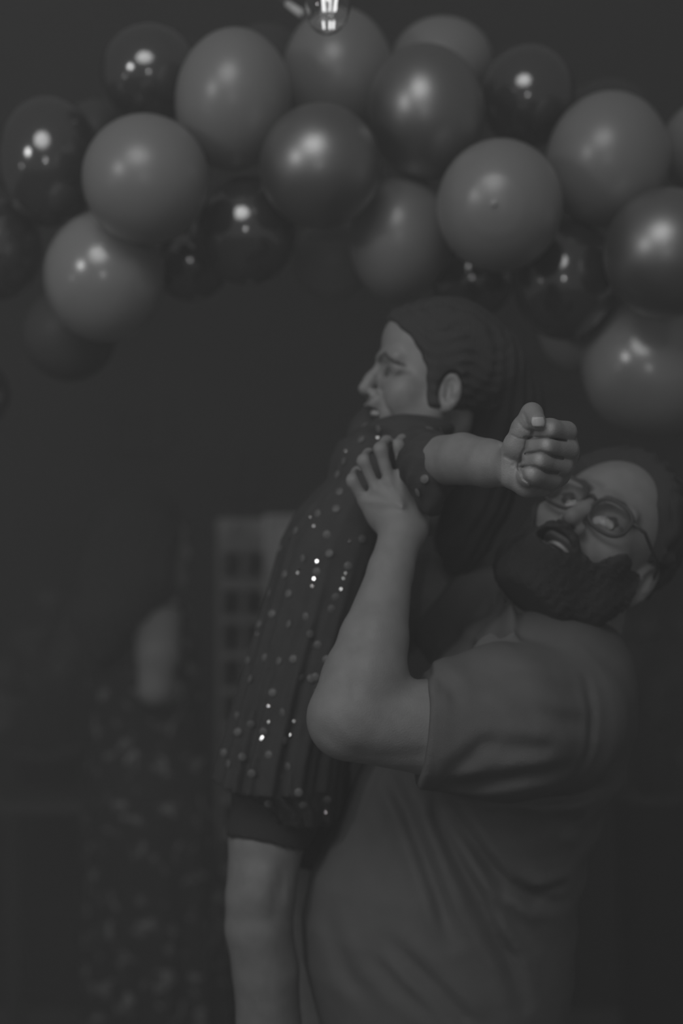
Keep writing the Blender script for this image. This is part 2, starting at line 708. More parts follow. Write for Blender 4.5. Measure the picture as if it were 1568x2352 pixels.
# scattering volume added through the whole room only to lift the blacks
v, q = box((-4.9, -2.0, 0.005), (4.9, 4.57, 4.1))
hz = link_mesh('black_lift_volume', v, q, None, None, False)
m = bpy.data.materials.new('black_lift_scatter')
m.use_nodes = True
nt = m.node_tree
nt.nodes.clear()
out = nt.nodes.new('ShaderNodeOutputMaterial')
vs = nt.nodes.new('ShaderNodeVolumeScatter')
vs.inputs['Color'].default_value = (1, 1, 1, 1)
vs.inputs['Density'].default_value = BLACK_LIFT
nt.links.new(vs.outputs[0], out.inputs['Volume'])
hz.data.materials.append(m)
hz['kind'] = 'stuff'
hz['label'] = 'added scattering volume that lifts the blacks of the whole dark room'
hz['category'] = 'black_lift_volume'

# dark pictures on the wall
def picture(x0, y0, x1, y1, label):
    d = 4.58
    a, c = P(x0, y1, d), P(x1, y0, d)
    xa, za, xb, zb = a[0], a[2], c[0], c[2]
    t = thing('picture_frame', label, 'picture', ((xa + xb) / 2, 4.6, (za + zb) / 2), 'dark pictures on the back wall')
    w = .03
    vv, qq = boxes([((xa, 4.555, za), (xb, 4.6, za + w)), ((xa, 4.555, zb - w), (xb, 4.6, zb)),
                    ((xa, 4.555, za + w), (xa + w, 4.6, zb - w)), ((xb - w, 4.555, za + w), (xb, 4.6, zb - w))])
    link_mesh('frame', vv, qq, M['frame'], t, False)
    vv, qq = box((xa + w, 4.575, za + w), (xb - w, 4.598, zb - w))
    link_mesh('picture', vv, qq, M['picture'], t, False)


picture(238, 926, 378, 1036, 'dark wide picture on the wall above the dark haired woman')
picture(1175, 812, 1335, 906, 'dark picture on the wall above the raised fist')
picture(512, 1030, 600, 1140, 'small dark picture on the wall above the pale cabinet')

# ------------------------------------------------------------------ pale cabinet with square openings
D0 = 3.6
cab = thing('pigeonhole_cabinet', 'pale cabinet with rows of dark square openings behind the girl', 'cabinet', (X(590, D0), D0 + .2, 0))
x0, x1 = X(498, D0), X(700, D0)
zt = Z(1192, D0)
t_ = .011
link_mesh('side_panel', *box((x0, D0, 0), (x0 + t_ * 1.3, D0 + .35, zt)), M['cabinet'], cab, False)
link_mesh('side_panel', *box((x1 - t_, D0, 0), (x1, D0 + .35, zt)), M['cabinet'], cab, False)
link_mesh('back_panel', *box((x0, D0 + .34, 0), (x1, D0 + .36, zt)), M['cabinet_in'], cab, False)
hx0, hx1 = X(536, D0), X(574, D0)
hz0, hz1 = Z(1246, D0), Z(1206, D0)
z1 = Z(1268, D0)
xi0, xi1 = x0 + t_ * 1.3, x1 - t_
vv, qq = boxes([((xi0, D0, z1), (hx0, D0 + .02, zt)), ((hx1, D0, z1), (xi1, D0 + .02, zt)),
                ((hx0, D0, z1), (hx1, D0 + .02, hz0)), ((hx0, D0, hz1), (hx1, D0 + .02, zt)),
                ((hx0, D0 + .012, hz0), (hx1, D0 + .02, hz1))])
link_mesh('top_panel', vv, qq, M['cabinet'], cab, False)
ya = [1330, 1415, 1497, 1580, 1662, 1745, 1828, 1910, 1993, 2076, 2160]
for i, yy in enumerate(ya):
    hgt = 26 if i == 0 else 18
    link_mesh('shelf', *box((xi0, D0, Z(yy + hgt, D0)), (xi1, D0 + .34, Z(yy, D0))), M['cabinet'], cab, False)
for px in (552, 605, 655):
    link_mesh('divider', *box((X(px, D0), D0 + .006, 0.02), (X(px + 11, D0), D0 + .34, z1)), M['cabinet'], cab, False)

D1 = 3.5
brd = thing('standing_board', 'bright pale board standing in front of the cabinet with square openings', 'board', (X(640, D1), D1, 0))
link_mesh('panel', *box((X(612, D1), D1, 0.0), (X(700, D1), D1 + .02, Z(1186, D1))), M['board'], brd, False)
link_mesh('edge_strip', *boxes([((X(606, D1), D1 - .012, 0), (X(620, D1), D1 + .022, Z(1183, D1))),
                                ((X(620, D1), D1 - .012, Z(1194, D1)), (X(705, D1), D1 + .022, Z(1183, D1)))]), M['board'], brd, False)

# ------------------------------------------------------------------ table and plants in the dark background
tb = thing('side_table', 'low dark table behind the woman in the floral dress', 'table', (X(80, 4.0), 4.1, 0))
zt = Z(1815, 4.0)
link_mesh('table_top', *box((X(-60, 4.0), 3.85, zt - .035), (X(230, 4.0), 4.4, zt)), M['table'], tb, False)
for lx in (X(-50, 4.0), X(205, 4.0)):
    for ly in (3.88, 4.33):
        link_mesh('leg', *box((lx, ly, 0), (lx + .04, ly + .04, zt - .035)), M['table'], tb, False)


def plant(px, py, d, n, seed, label, zsup, spread):
    rnd = random.Random(seed)
    cx, _, cz = P(px, py, d)
    t = thing('potted_plant', label, 'plant', (cx, d, zsup))
    top = cz - .22
    prof = [(.001, zsup), (.075, zsup), (.10, top), (.108, top), (.108, top + .02), (.092, top + .02), (.090, top), (.001, top)]
    vv, qq = lathe(prof, 20)
    link_mesh('pot', [(a + cx, b_ + d, c) for a, b_, c in vv], qq, M['pot'], t)
    vv, qq = lathe([(.001, top + .004), (.09, top + .004)], 16)
    link_mesh('soil', [(a + cx, b_ + d, c) for a, b_, c in vv], qq, M['soil'], t, False)
    for i in range(n):
        a = rnd.uniform(0, 2 * math.pi)
        r = rnd.uniform(.25, 1) * spread
        tip = Vector((cx + r * math.cos(a), d + r * .6 * math.sin(a), cz + rnd.uniform(-.12, .2)))
        base = Vector((cx + .03 * math.cos(a), d + .03 * math.sin(a), top))
        mid = (base + tip) / 2 + Vector((0, 0, .06))
        vv, qq = tube([base, mid, tip], .003, 5)
        k = len(vv)
        dirn = (tip - mid).normalized()
        side = dirn.cross(Vector((0, -1, .3))).normalized()
        nrm = side.cross(dirn)
        L = rnd.uniform(.08, .13)
        for s_, w_ in ((0, .004), (.25, .028), (.5, .036), (.75, .024), (1, .002)):
            c = tip + dirn * L * s_ - Vector((0, 0, .03 * s_ * s_))
            vv += [c - side * w_ + nrm * .006, c, c + side * w_ + nrm * .006]
        for j in range(4):
            for e in (0, 1):
                qq.append((k + j * 3 + e, k + j * 3 + e + 1, k + j * 3 + 4 + e, k + j * 3 + 3 + e))
        link_mesh('leaf', vv, qq, M['leaf'], t)


plant(1500, 1640, 3.7, 26, 4, 'faint leafy potted plant in the dark behind the bearded man', 0.0, .17)
plant(110, 1560, 4.1, 20, 9, 'faint leafy plant in a pot on the low dark table', zt, .14)

# ------------------------------------------------------------------ balloons
def balloon_mesh():
    prof = []
    N = 40
    for i in range(N + 1):
        t = i / N
        th = math.pi * t
        y = -math.cos(th)                       # -1 front crown ... +1 neck
        r = math.sin(th)
        if y > 0:
            y = y * 1.16
            r = r * (1 - .10 * (y / 1.16) ** 2)
        prof.append((max(r, .0003), y))
    prof[-1] = (.035, 1.165)
    return prof


def bmesh_from(prof, name):
    v_, q_ = lathe(prof, 64, 'y')
    me = bpy.data.meshes.new(name)
    me.from_pydata(v_, [], q_)
    me.polygons.foreach_set('use_smooth', np.ones(len(me.polygons), dtype=bool))
    return me


prof_a = balloon_mesh()
# crown with the thicker teat and its rings (the balloon turned to the viewer)
prof_b = [(.0003, -1.022), (.022, -1.020), (.036, -1.008), (.052, -1.0005)]
for r, y in prof_a:
    if r > .07 or y > 0:
        bumpy = 0
        if y < 0:
            for rc in (.28, .36, .45):
                bumpy += .009 * math.exp(-((r - rc) / .02) ** 2)
        prof_b.append((r, y - bumpy))
knot_prof = [(.034, 1.15), (.030, 1.19), (.055, 1.215), (.060, 1.235), (.035, 1.25), (.045, 1.29), (.085, 1.37), (.080, 1.375), (.03, 1.30), (.002, 1.26)]

ME = {}


def balloon_data(kind, teat):
    key = (kind, teat)
    if key not in ME:
        a = bmesh_from(prof_b if teat else prof_a, 'balloon_skin')
        a.materials.append(M[kind])
        k = bmesh_from(knot_prof, 'balloon_knot')
        k.materials.append(M[kind])
        ME[key] = (a, k)
    return ME[key]


# px, py, rx, ry, roll (deg), kind, first depth, label
BAL = [
    (735, 383, 139, 142, 0, 'pearl', 2.02, 'dark pearly balloon with a broad soft glow, in the very middle of the garland'),
    (1147, 473, 144, 151, 0, 'matte', 2.00, 'bright matte balloon turned crown-on, ringed spot at its centre'),
    (335, 412, 145, 147, 0, 'matte', 2.02, 'round matte grey balloon directly above the satin balloon with two light points'),
    (535, 230, 132, 160, 6, 'matte', 2.08, 'large egg-shaped matte balloon left of the lit bulb'),
    (979, 258, 133, 153, -6, 'pearl', 2.08, 'tall dark pearly balloon right of the bulb with a wide highlight at its top'),
    (240, 636, 138, 150, 0, 'satin', 2.06, 'satin balloon with two light points, lowest large one on the left'),
    (1395, 367, 140, 154, 8, 'matte', 2.08, 'matte balloon at the upper right, beside the crown-on balloon'),
    (1530, 582, 143, 149, 0, 'pearl', 2.03, 'dark pearly balloon cut by the right edge, above the lowest satin balloon'),
    (1490, 850, 151, 160, 0, 'satin', 2.08, 'large satin balloon lowest on the right, above the bearded man'),
    (1298, 643, 120, 138, 0, 'chrome', 2.14, 'shiny dark balloon under the right matte pair, one bright smear of light'),
    (920, 548, 117, 142, 8, 'matte', 2.14, 'long matte balloon hanging above the girl, left of the crown-on balloon'),
    (566, 530, 116, 124, 0, 'chrome', 2.14, 'shiny dark balloon with two sharp lights, below the egg-shaped matte balloon'),
    (776, 168, 126, 146, 0, 'matte', 2.22, 'matte balloon right behind the lit bulb'),
    (1212, 222, 109, 116, 0, 'chrome', 2.20, 'shiny dark balloon at the top right with two bright lights'),
    (345, 170, 114, 112, 0, 'chrome', 2.20, 'shiny dark balloon at the top left with scattered lights'),
    (112, 372, 120, 148, 0, 'chrome', 2.20, 'shiny dark balloon at the far left with a row of lights'),
    (-12, 572, 108, 118, 0, 'chrome', 2.22, 'shiny dark balloon cut by the left edge, below the one with a row of lights'),
    (160, 768, 106, 108, 0, 'dark', 2.26, 'dull dark balloon peeking out below the satin balloon on the left'),
    (438, 600, 90, 92, 0, 'chrome', 2.28, 'dark glossy balloon wedged behind the satin and the two-light shiny balloon'),
    (765, 594, 94, 94, 0, 'matte_dim', 2.30, 'dim grey balloon hanging behind the middle pearly balloon'),
    (1085, 640, 96, 94, 0, 'chrome', 2.28, 'dark glossy balloon under the crown-on balloon, one bright glint'),
    (1340, 756, 104, 100, 0, 'matte_dim', 2.26, 'dim grey balloon showing below the shiny one with a smear of light'),
    (1014, 142, 116, 100, 0, 'matte_dim', 2.32, 'dim grey balloon at the top, behind the tall pearly one'),
    (1640, 338, 122, 112, 0, 'matte', 2.20, 'matte balloon mostly cut off by the right edge at the top'),
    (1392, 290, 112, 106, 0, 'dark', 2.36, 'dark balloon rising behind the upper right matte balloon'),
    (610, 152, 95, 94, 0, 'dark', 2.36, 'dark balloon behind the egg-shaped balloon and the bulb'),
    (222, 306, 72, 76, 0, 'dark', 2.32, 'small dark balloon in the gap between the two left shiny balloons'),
    (800, 468, 98, 96, 0, 'dark', 2.34, 'added dark balloon standing in for the shadow of the middle pearly balloon'),  # dark shape added where the middle balloon's shadow falls
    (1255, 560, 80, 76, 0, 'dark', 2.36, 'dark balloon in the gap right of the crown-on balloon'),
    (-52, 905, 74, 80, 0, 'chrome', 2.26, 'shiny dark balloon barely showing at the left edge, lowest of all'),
]
bl = []
for r in BAL:
    bl.append([r[0], r[1], r[2], r[3], r[6]])


def world_of(b_):
    x, y, z = P(b_[0], b_[1], b_[4])
    return np.array((x, y, z)), (b_[2] + b_[3]) / 2 / F * b_[4]


for it in range(400):
    moved = False
    for i in range(len(bl)):
        for j in range(i + 1, len(bl)):
            ci, ri = world_of(bl[i])
            cj, rj = world_of(bl[j])
            g = np.linalg.norm(ci - cj) - .985 * (ri + rj)
            if g < 0:
                moved = True
                a, c = (i, j) if bl[i][4] <= bl[j][4] else (j, i)
                bl[c][4] += .006
                bl[a][4] -= .0012
    if not moved:
        break

random.seed(5)
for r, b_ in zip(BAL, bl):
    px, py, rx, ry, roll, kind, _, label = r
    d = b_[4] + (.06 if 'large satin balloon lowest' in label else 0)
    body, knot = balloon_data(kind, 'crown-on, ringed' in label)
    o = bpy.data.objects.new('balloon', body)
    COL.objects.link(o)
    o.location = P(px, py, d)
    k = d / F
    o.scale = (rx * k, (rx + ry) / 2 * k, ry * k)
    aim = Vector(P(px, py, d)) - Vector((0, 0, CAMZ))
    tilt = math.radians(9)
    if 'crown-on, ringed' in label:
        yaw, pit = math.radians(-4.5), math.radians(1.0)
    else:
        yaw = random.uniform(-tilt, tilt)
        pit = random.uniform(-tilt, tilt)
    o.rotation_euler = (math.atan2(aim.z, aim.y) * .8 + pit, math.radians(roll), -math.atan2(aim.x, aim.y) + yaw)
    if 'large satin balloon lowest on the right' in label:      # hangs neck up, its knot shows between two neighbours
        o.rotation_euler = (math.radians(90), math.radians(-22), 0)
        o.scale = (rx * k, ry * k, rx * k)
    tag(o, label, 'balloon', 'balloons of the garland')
    kk = bpy.data.objects.new('knot', knot)
    COL.objects.link(kk)
    kk.parent = o

# the cord that carries the garland, from wall hook to wall hook
mx_d = 2.62
pts = []
for i in range(25):
    t = i / 24
    px = -900 + 3400 * t
    py = 420 + 260 * ((px - 750) / 900) ** 2 * (1 if px > 0 else .6)
    py = 420 + 170 * min(abs(px - 750) / 900, 1.4) ** 2
    pts.append(P(px, py, mx_d))
gc = thing('garland_cord', 'thin dark cord behind the balloons that carries the garland', 'cord', pts[12])
link_mesh('cord', *tube(pts, .004, 6), M['cord'], gc)

# ------------------------------------------------------------------ hanging bulb
bx, by_, bz = P(751, 14, 1.80)
sB = 1.80 / F
bulb = thing('light_bulb', 'lit clear bulb with glowing filaments hanging above the balloons at the top', 'lamp', (bx, by_, bz))
Rb = 54 * sB
outer = []
for i in range(19):
    th = math.pi * (i / 18) * .80
    outer.append((max(Rb * math.sin(th), .0004), -Rb * 1.2 * math.cos(th) + .0))
zt_ = outer[-1][1]
outer += [(.0165, zt_ + .010), (.0135, zt_ + .022), (.0130, zt_ + .030)]
inner = [(max(r - .0009, .0002), h + (.0009 if i < 6 else 0)) for i, (r, h) in enumerate(outer)][::-1]
v, q = lathe(outer + inner, 40)
link_mesh('glass_envelope', [(a + bx, b_ + by_, c + bz) for a, b_, c in v], q, M['glass'], bulb)
zc = bz + zt_ + .026
v, q = lathe([(.001, .055), (.006, .055), (.009, .045), (.0135, .040)] + [(.0135 + (.001 if i % 2 else 0), .040 - .004 * i) for i in range(10)] + [(.0142, .0), (.001, .0)], 24)
link_mesh('screw_cap', [(a + bx, b_ + by_, c + zc) for a, b_, c in v], q, M['brass'], bulb)
v, q = lathe([(.001, .012), (.019, .012), (.019, .055), (.015, .068), (.006, .072), (.001, .072)], 24)
link_mesh('socket', [(a + bx, b_ + by_, c + zc) for a, b_, c in v], q, M['cord'], bulb)
link_mesh('hanging_cord', *tube([(bx, by_, zc + .07), (bx, by_, 3.0), (bx, by_, 4.2)], .003, 8), M['cord'], bulb)
fil = [(740, -30, 744, 26, -.004), (760, -30, 756, 26, .002), (775, -30, 768, 26, -.006), (752, -40, 750, 6, .008)]
for (xa, ya_, xb, yb, dy) in fil:
    a = P(xa, ya_, 1.80 + dy)
    c = P(xb, yb, 1.80 + dy)
    link_mesh('filament_glow', *tube([a, c], 3.6 * sB, 10), M['filament_glow'], bulb)
    link_mesh('lead_wire', *tube([c, (c[0] * .6 + bx * .4, c[1], c[2] - .006), P(752, 44, 1.80)], .0006, 6), M['steel'], bulb)
v, q = lathe([(.001, 0), (.004, .001), (.005, .006), (.003, .012), (.0022, .05), (.006, .075), (.012, .085)], 16)
link_mesh('glass_stem', [(a + bx, b_ + by_, c + bz - .016) for a, b_, c in v], q, M['glass'], bulb)
for px in (742, 758, 766):  # short glowing rods stand in for reflections in the bottom glass
    link_mesh('filament_glow', *tube([P(px, 50, 1.80), P(px + (2 if px < 750 else -1), 66, 1.80)], 2.6 * sB, 8), M['filament_glow'], bulb)
link_mesh('reflection_arc', *tube([P(731, 54, 1.80), P(738, 44, 1.80), P(752, 40, 1.80), P(766, 44, 1.80), P(773, 54, 1.80)], 2.2 * sB, 8), M['pale_metal'], bulb)  # pale tube in place of the bright reflected arcs in the glass

wc = thing('cable_end', 'short pale metal cable end beside the lit bulb', 'cable', P(678, 22, 2.0))
link_mesh('sleeve', *tube([P(660, 9, 2.02), P(694, 33, 2.0)], [.0055, .0062], 10), M['pale_metal'], wc)
link_mesh('cable', *tube([P(661, 10, 2.02), P(600, -40, 2.05), P(500, -160, 2.1), P(420, -420, 2.2), P(400, -700, 2.3)], .0028, 8), M['cord'], wc)

# ------------------------------------------------------------------ the bearded man
man = thing('person', 'bearded man in glasses and t-shirt lifting the girl, looking up', 'person', (X(1010, 1.85), 1.85, 0))
HM = Frame(P(1368, 1247, 1.80), (-.22, -.82, .50), (.60, .25, .67), 1.0)

torso = Loft([
    (1392, 1200, 1372, .055), (1425, 1150, 1392, .085), (1450, 1090, 1402, .13), (1500, 1020, 1424, .175),
    (1570, 960, 1440, .195), (1650, 900, 1450, .20), (1780, 818, 1428, .195), (1830, 798, 1396, .185),
    (1900, 766, 1366, .18), (2000, 714, 1337, .18), (2100, 692, 1321, .18), (2200, 697, 1316, .18),
    (2300, 722, 1306, .178), (2400, 750, 1300, .175), (2620, 800, 1285, .17)], 1.85)


def man_arm(p):
    # near (left) upper arm, forearm, wrist
    d = chain(p, [(P(1240, 1650, 1.68), .07), (P(1000, 1672, 1.602), .054), (P(810, 1652, 1.578), .046)], .006)
    d2 = chain(p, [(P(799, 1644, 1.578), .044), (P(838, 1560, 1.592), .0475), (P(858, 1470, 1.61), .0385),
                   (P(897, 1310, 1.65), .0255), (P(922, 1225, 1.675), .0255)], .008)
    d = smin(d, d2, .012)
    d = smin(d, ell(p, P(774, 1658, 1.58), (.022, .026, .026)), .02)
    # hollow along the ulna and the bony edge at the elbow
    dd, fr, _ = polydist(p[:, [0, 2]], [(X(748, 1.6), Z(1665, 1.6)), (X(800, 1.6), Z(1706, 1.6)), (X(870, 1.6), Z(1722, 1.6)), (X(960, 1.6), Z(1716, 1.6))])
    d = d + .0025 * np.exp(-(dd / .009) ** 2) * (p[:, 1] < 1.62)
    dd, fr, _ = polydist(p[:, [0, 2]], [(X(830, 1.6), Z(1400, 1.6)), (X(815, 1.6), Z(1480, 1.6)), (X(812, 1.6), Z(1570, 1.6))])
    d = d + .003 * np.exp(-(dd / .009) ** 2) * (p[:, 1] < 1.62)
    return d


def man_hand(p):
    dh = 1.69
    w = P(922, 1222, 1.68)
    mc = [P(840, 1150, dh), P(864, 1124, dh - .006), P(893, 1106, dh - .008), P(921, 1090, dh - .004)]
    d = ell(p, P(890, 1165, dh), (.028, .014, .034))
    for i, m_ in enumerate(mc):
        d = smin(d, chain(p, [(w, .017), (m_, .0098)]), .010)
    d = smin(d, chain(p, [(P(950, 1210, 1.68), .017), (P(966, 1150, 1.70), .014), (P(960, 1100, 1.73), .011)]), .015)
    fing = [
        [(mc[0], .0090), (P(812, 1104, dh - .004), .0084), (P(820, 1084, dh + .020), .0076)],
        [(mc[1], .0090), (P(837, 1060, dh - .008), .0086), (P(847, 1042, dh + .018), .0078)],
        [(mc[2], .0094), (P(875, 1034, dh - .010), .0090), (P(888, 1014, dh + .016), .0082)],
        [(mc[3], .0090), (P(913, 1026, dh - .008), .0082), (P(924, 1010, dh + .016), .0076)]]
    df = None
    for f_ in fing:
        e = chain(p, f_, .006)
        df = e if df is None else np.minimum(df, e)
    d = smin(d, df, .004)
    for g in ([(821, 1080), (832, 1104), (842, 1124)], [(852, 1042), (860, 1070), (871, 1097)], [(895, 1022), (900, 1050), (908, 1075)]):
        dd, fr, _ = polydist(p[:, [0, 2]], [(X(a_, dh), Z(b_, dh)) for a_, b_ in g])
        d = d + .0065 * np.exp(-(dd / .0027) ** 2) * (p[:, 1] < dh + .03)
    # tendons on the back of the hand
    for m_ in mc:
        dd, fr, _ = polydist(p[:, [0, 2]], [(m_[0], m_[2]), (w[0], w[2] + .03)])
        d = d - .0016 * np.exp(-(dd / .004) ** 2) * (p[:, 1] < dh)
    return d


def man_far_arm(p):
    d = chain(p, [(P(1120, 1480, 2.0), .06), (P(985, 1360, 2.02), .05), (P(860, 1480, 2.04), .042), (P(740, 1560, 1.985), .03)], .02)
    d = smin(d, ell(p, P(715, 1575, 1.975), (.035, .014, .03)), .012)
    for k in range(4):
        d = smin(d, chain(p, [(P(705, 1560 + 14 * k, 1.975), .009), (P(668, 1570 + 15 * k, 1.972), .0085), (P(650, 1585 + 14 * k, 1.955), .008)]), .004)
    return d


def man_body(p):
    d = torso(p, -.014, .03)
    q_ = HM.inv(p)
    h = head_sdf(q_, .004) * HM.s
    nk = chain(p, [(P(1288, 1470, 1.86), .075), (P(1312, 1400, 1.86), .062), (HM.pt((0, -.03, -.05)), .058)], .03)
    d = smin(d, nk, .03)
    d = smin(d, h, .018)
    # throat muscle
    d = smin(d, cap(p, P(1200, 1425, 1.80), HM.pt((.02, .035, -.10)), .03, .022), .025)
    d = smin(d, man_arm(p), .02)
    d = smin(d, man_hand(p), .012)
    d = smin(d, man_far_arm(p), .02)
    return d


def man_tone(v):
    q_ = HM.inv(v)
    return head_tone(q_)


sdf_obj('body', man_body, ((-.14, .47), (1.52, 2.16), (.86, 1.76)), .006, M['skin_man'], man,
        fine=(((.02, .16, .0032), (.24, .47, .003)), ((1.56, 1.95, .0034),), ((1.44, 1.74, .003),)), tonef=man_tone)
eyes(HM, man)
teeth(HM, man, -.0625)

# hair, beard and brows follow the skull
def man_hair(p):
    q_ = HM.inv(p)
    n = .0022 * (np.sin(q_[:, 0] * 310 + 3 * np.sin(q_[:, 2] * 90)) + np.sin(q_[:, 1] * 260 + q_[:, 0] * 120))
    d = ell(q_, (0, -.014, .036), (.092, .112, .104)) + n
    lim = half(q_, (0, .066, .082), (0, .80, -.60))                # behind the hairline
    tmp = half(q_, (0, .052, .02), (0, 1, 0))
    lim = np.maximum(lim, tmp)
    low = half(q_, (0, .03, -.012), (0, .55, -1.0))
    d = smax(d, lim, .008)
    d = smax(d, low, .008)
    sk = -head_sdf(q_, .004) - .006
    ear = -ell(np.stack([np.abs(q_[:, 0]), q_[:, 1], q_[:, 2]], 1), (.086, -.006, -.012), (.022, .026, .034))
    d = smax(d, ear, .004)
    return smax(d, sk, .003)


def man_beard(p):
    q_ = HM.inv(p)
    n = .0016 * (np.sin(q_[:, 0] * 420 + 2 * np.sin(q_[:, 2] * 300)) * np.sin(q_[:, 2] * 380 + q_[:, 1] * 200))
    s = q_.copy()
    s[:, 0] = np.abs(s[:, 0])
    grow = np.interp(q_[:, 2], [-.125, -.07, -.045, -.01], [.020, .012, .007, .003])
    base = np.minimum(head_sdf(q_, .004), ell(q_, (0, .055, -.105), (.040, .034, .026)))
    d = base - grow + n
    top = np.interp(s[:, 0], [0, .018, .03, .045, .065, .08], [-.046, -.046, -.058, -.056, -.02, .005])
    d = smax(d, (q_[:, 2] - top) * .8, .005)
    d = smax(d, -(q_[:, 1] - np.interp(q_[:, 2], [-.13, -.06, 0], [-.005, -.002, .012])), .006)
    d = smax(d, -(q_[:, 2] + .135), .006)
    d = smax(d, -ell(q_, (0, .1, -.069), (.025, .04, .0125)), .003)
    d = smax(d, -base - .004, .003)
    return d


hb = ((HM.c[0] - .16, HM.c[0] + .16), (HM.c[1] - .16, HM.c[1] + .16), (HM.c[2] - .16, HM.c[2] + .16))
sdf_obj('hair', man_hair, hb, .003, M['hair'], man)
sdf_obj('beard', man_beard, hb, .0028, M['beard'], man)

# t-shirt
def W2(lst, d=1.66):
    return [(X(a, d), Z(b_, d)) for a, b_ in lst]


FOLDS = [
    (W2([(888, 1790), (938, 1878), (977, 1978), (1010, 2072), (1040, 2170)]), .0095, .009),
    (W2([(999, 1812), (1010, 1878), (1043, 1950), (1088, 2044), (1137, 2155), (1176, 2222), (1215, 2330)]), .0110, .010),
    (W2([(1010, 1810), (1060, 1900), (1110, 1975), (1170, 2040), (1243, 2085), (1325, 2112)]), .0090, .009),
    (W2([(1130, 1842), (1185, 1866), (1225, 1895), (1280, 1920)]), .0030, .010),
    (W2([(1262, 1885), (1310, 1895), (1360, 1905)]), .005, .008),
    (W2([(1290, 1915), (1330, 1922), (1358, 1940)]), .005, .008),
    (W2([(1230, 2070), (1290, 2066), (1330, 2072)]), .005, .007),
    (W2([(894, 2177), (966, 2244), (1043, 2321), (1100, 2380)]), .0060, .010),
    (W2([(739, 2130), (760, 2200), (790, 2265), (855, 2340)]), .004, .012),
    (W2([(860, 2220), (920, 2285), (1010, 2350)]), .0035, .010),
    (W2([(820, 1830), (815, 1900), (805, 1960)]), .003, .012),
    (W2([(965, 1797), (1088, 1809), (1254, 1826), (1400, 1829)]), .010, .008),
    (W2([(1020, 1840), (1120, 1990), (1160, 2090), (1230, 2200)]), .0050, .009),
]
SLEEVE_FOLDS = [
    (W2([(1088, 1530), (1165, 1575), (1215, 1620), (1276, 1642), (1353, 1668)], 1.6), .0050, .012),
    (W2([(1170, 1540), (1237, 1574), (1348, 1612)], 1.6), .0032, .010),
    (W2([(999, 1790), (1088, 1788), (1198, 1766), (1309, 1760)], 1.6), .0050, .009),
    (W2([(1010, 1768), (1054, 1734), (1098, 1692), (1140, 1690)], 1.6), .0035, .009),
    (W2([(1130, 1700), (1200, 1700), (1260, 1706)], 1.6), .0030, .010),
    (W2([(962, 1528), (990, 1540), (1030, 1570), (1050, 1610)], 1.6), .0040, .008),
    (W2([(1350, 1560), (1364, 1640), (1357, 1720), (1330, 1800)], 1.6), .0030, .005),
    (W2([(1170, 1482), (1240, 1488), (1330, 1510)], 1.6), .0030, .010),
]


def fold(p, lst):
    p2 = p[:, [0, 2]]
    d = np.zeros(len(p), dtype=np.float32)
    for pl, a, w in lst:
        dd, fr, sd = polydist(p2, pl)
        e = np.clip(np.sin(np.pi * np.clip(fr * .92 + .04, 0, 1)) * 1.6, 0, 1)
        d += a * e * (np.exp(-(dd / w) ** 2) - .55 * np.exp(-((dd - 1.9 * w) / (1.1 * w)) ** 2))
    return d


def sleeve_near(p):
    d = chain(p, [(P(1252, 1642, 1.70), .098), (P(1150, 1660, 1.635), .084), (P(985, 1668, 1.605), .0635), (P(900, 1670, 1.60), .06)], .03)
    cut = half(p, P(972, 1665, 1.60), (-1.0, -.04, .10))
    d = smax(d, cut, .004)
    d = d + fold(p, SLEEVE_FOLDS) * np.clip((1.70 - p[:, 1]) / .05, 0, 1)
    # hem stitch line
    h_ = np.abs(half(p, P(992, 1665, 1.60), (-1.0, -.04, .10)))
    return d + .0012 * np.exp(-(h_ / .0025) ** 2)


def sleeve_far(p):
    d = chain(p, [(P(1170, 1500, 1.98), .085), (P(1090, 1430, 2.0), .078), (P(985, 1352, 2.02), .064)], .03)
    return smax(d, half(p, P(1000, 1365, 2.02), (-.8, 0, .6)), .004)


def shirt(p):
    d = torso(p, 0, .022)
    d = smin(d, cap(p, P(1262, 1575, 1.74), P(1240, 1560, 1.98), .095, .10), .05)
    # neckband opening
    d = smax(d, -cap(p, P(1285, 1440, 1.85), P(1300, 1380, 1.85), .070, .085), .006)
    d = d + fold(p, FOLDS) * np.clip((1.78 - p[:, 1]) / .06, 0, 1)
    wob = .004 * np.sin(p[:, 2] * 95 + 2 * np.sin(p[:, 1] * 20)) * np.clip((p[:, 0] - X(1290, 1.85)) / .03, 0, 1) * np.clip((1.30 - p[:, 2]) / .1, 0, 1)
    d = d + wob
    d = smin(d, sleeve_near(p), .006)
    d = smin(d, sleeve_far(p), .03)
    # chest folds running into the neck on the far side
    for pl, a, w in ((W2([(1150, 1370), (1120, 1410), (1085, 1455)], 1.8), -.012, .010), (W2([(1165, 1370), (1150, 1430), (1140, 1460)], 1.8), -.010, .008)):
        dd, fr, _ = polydist(p[:, [0, 2]], pl)
        d = d + a * np.exp(-(dd / w) ** 2) * (p[:, 1] > 1.66)
    return d


shirt_o = sdf_obj('t_shirt', shirt, ((-.10, .46), (1.50, 2.14), (.76, 1.58)), .0055, M['shirt'], man,
                  fine=(((.02, .40, .0042),), ((1.52, 1.72, .0042),), ((.93, 1.50, .0042),)))
# ribbed neckband
pts = []
for i in range(36):
    a = 2 * math.pi * i / 36
    pts.append((X(1284, 1.85) + .066 * math.cos(a), 1.85 + .076 * math.sin(a), Z(1444, 1.85) + .010 * math.cos(a) - .006 * math.sin(a) * 0))
link_mesh('neckband', *tube(pts, .0055, 8, True), M['shirt'], shirt_o)


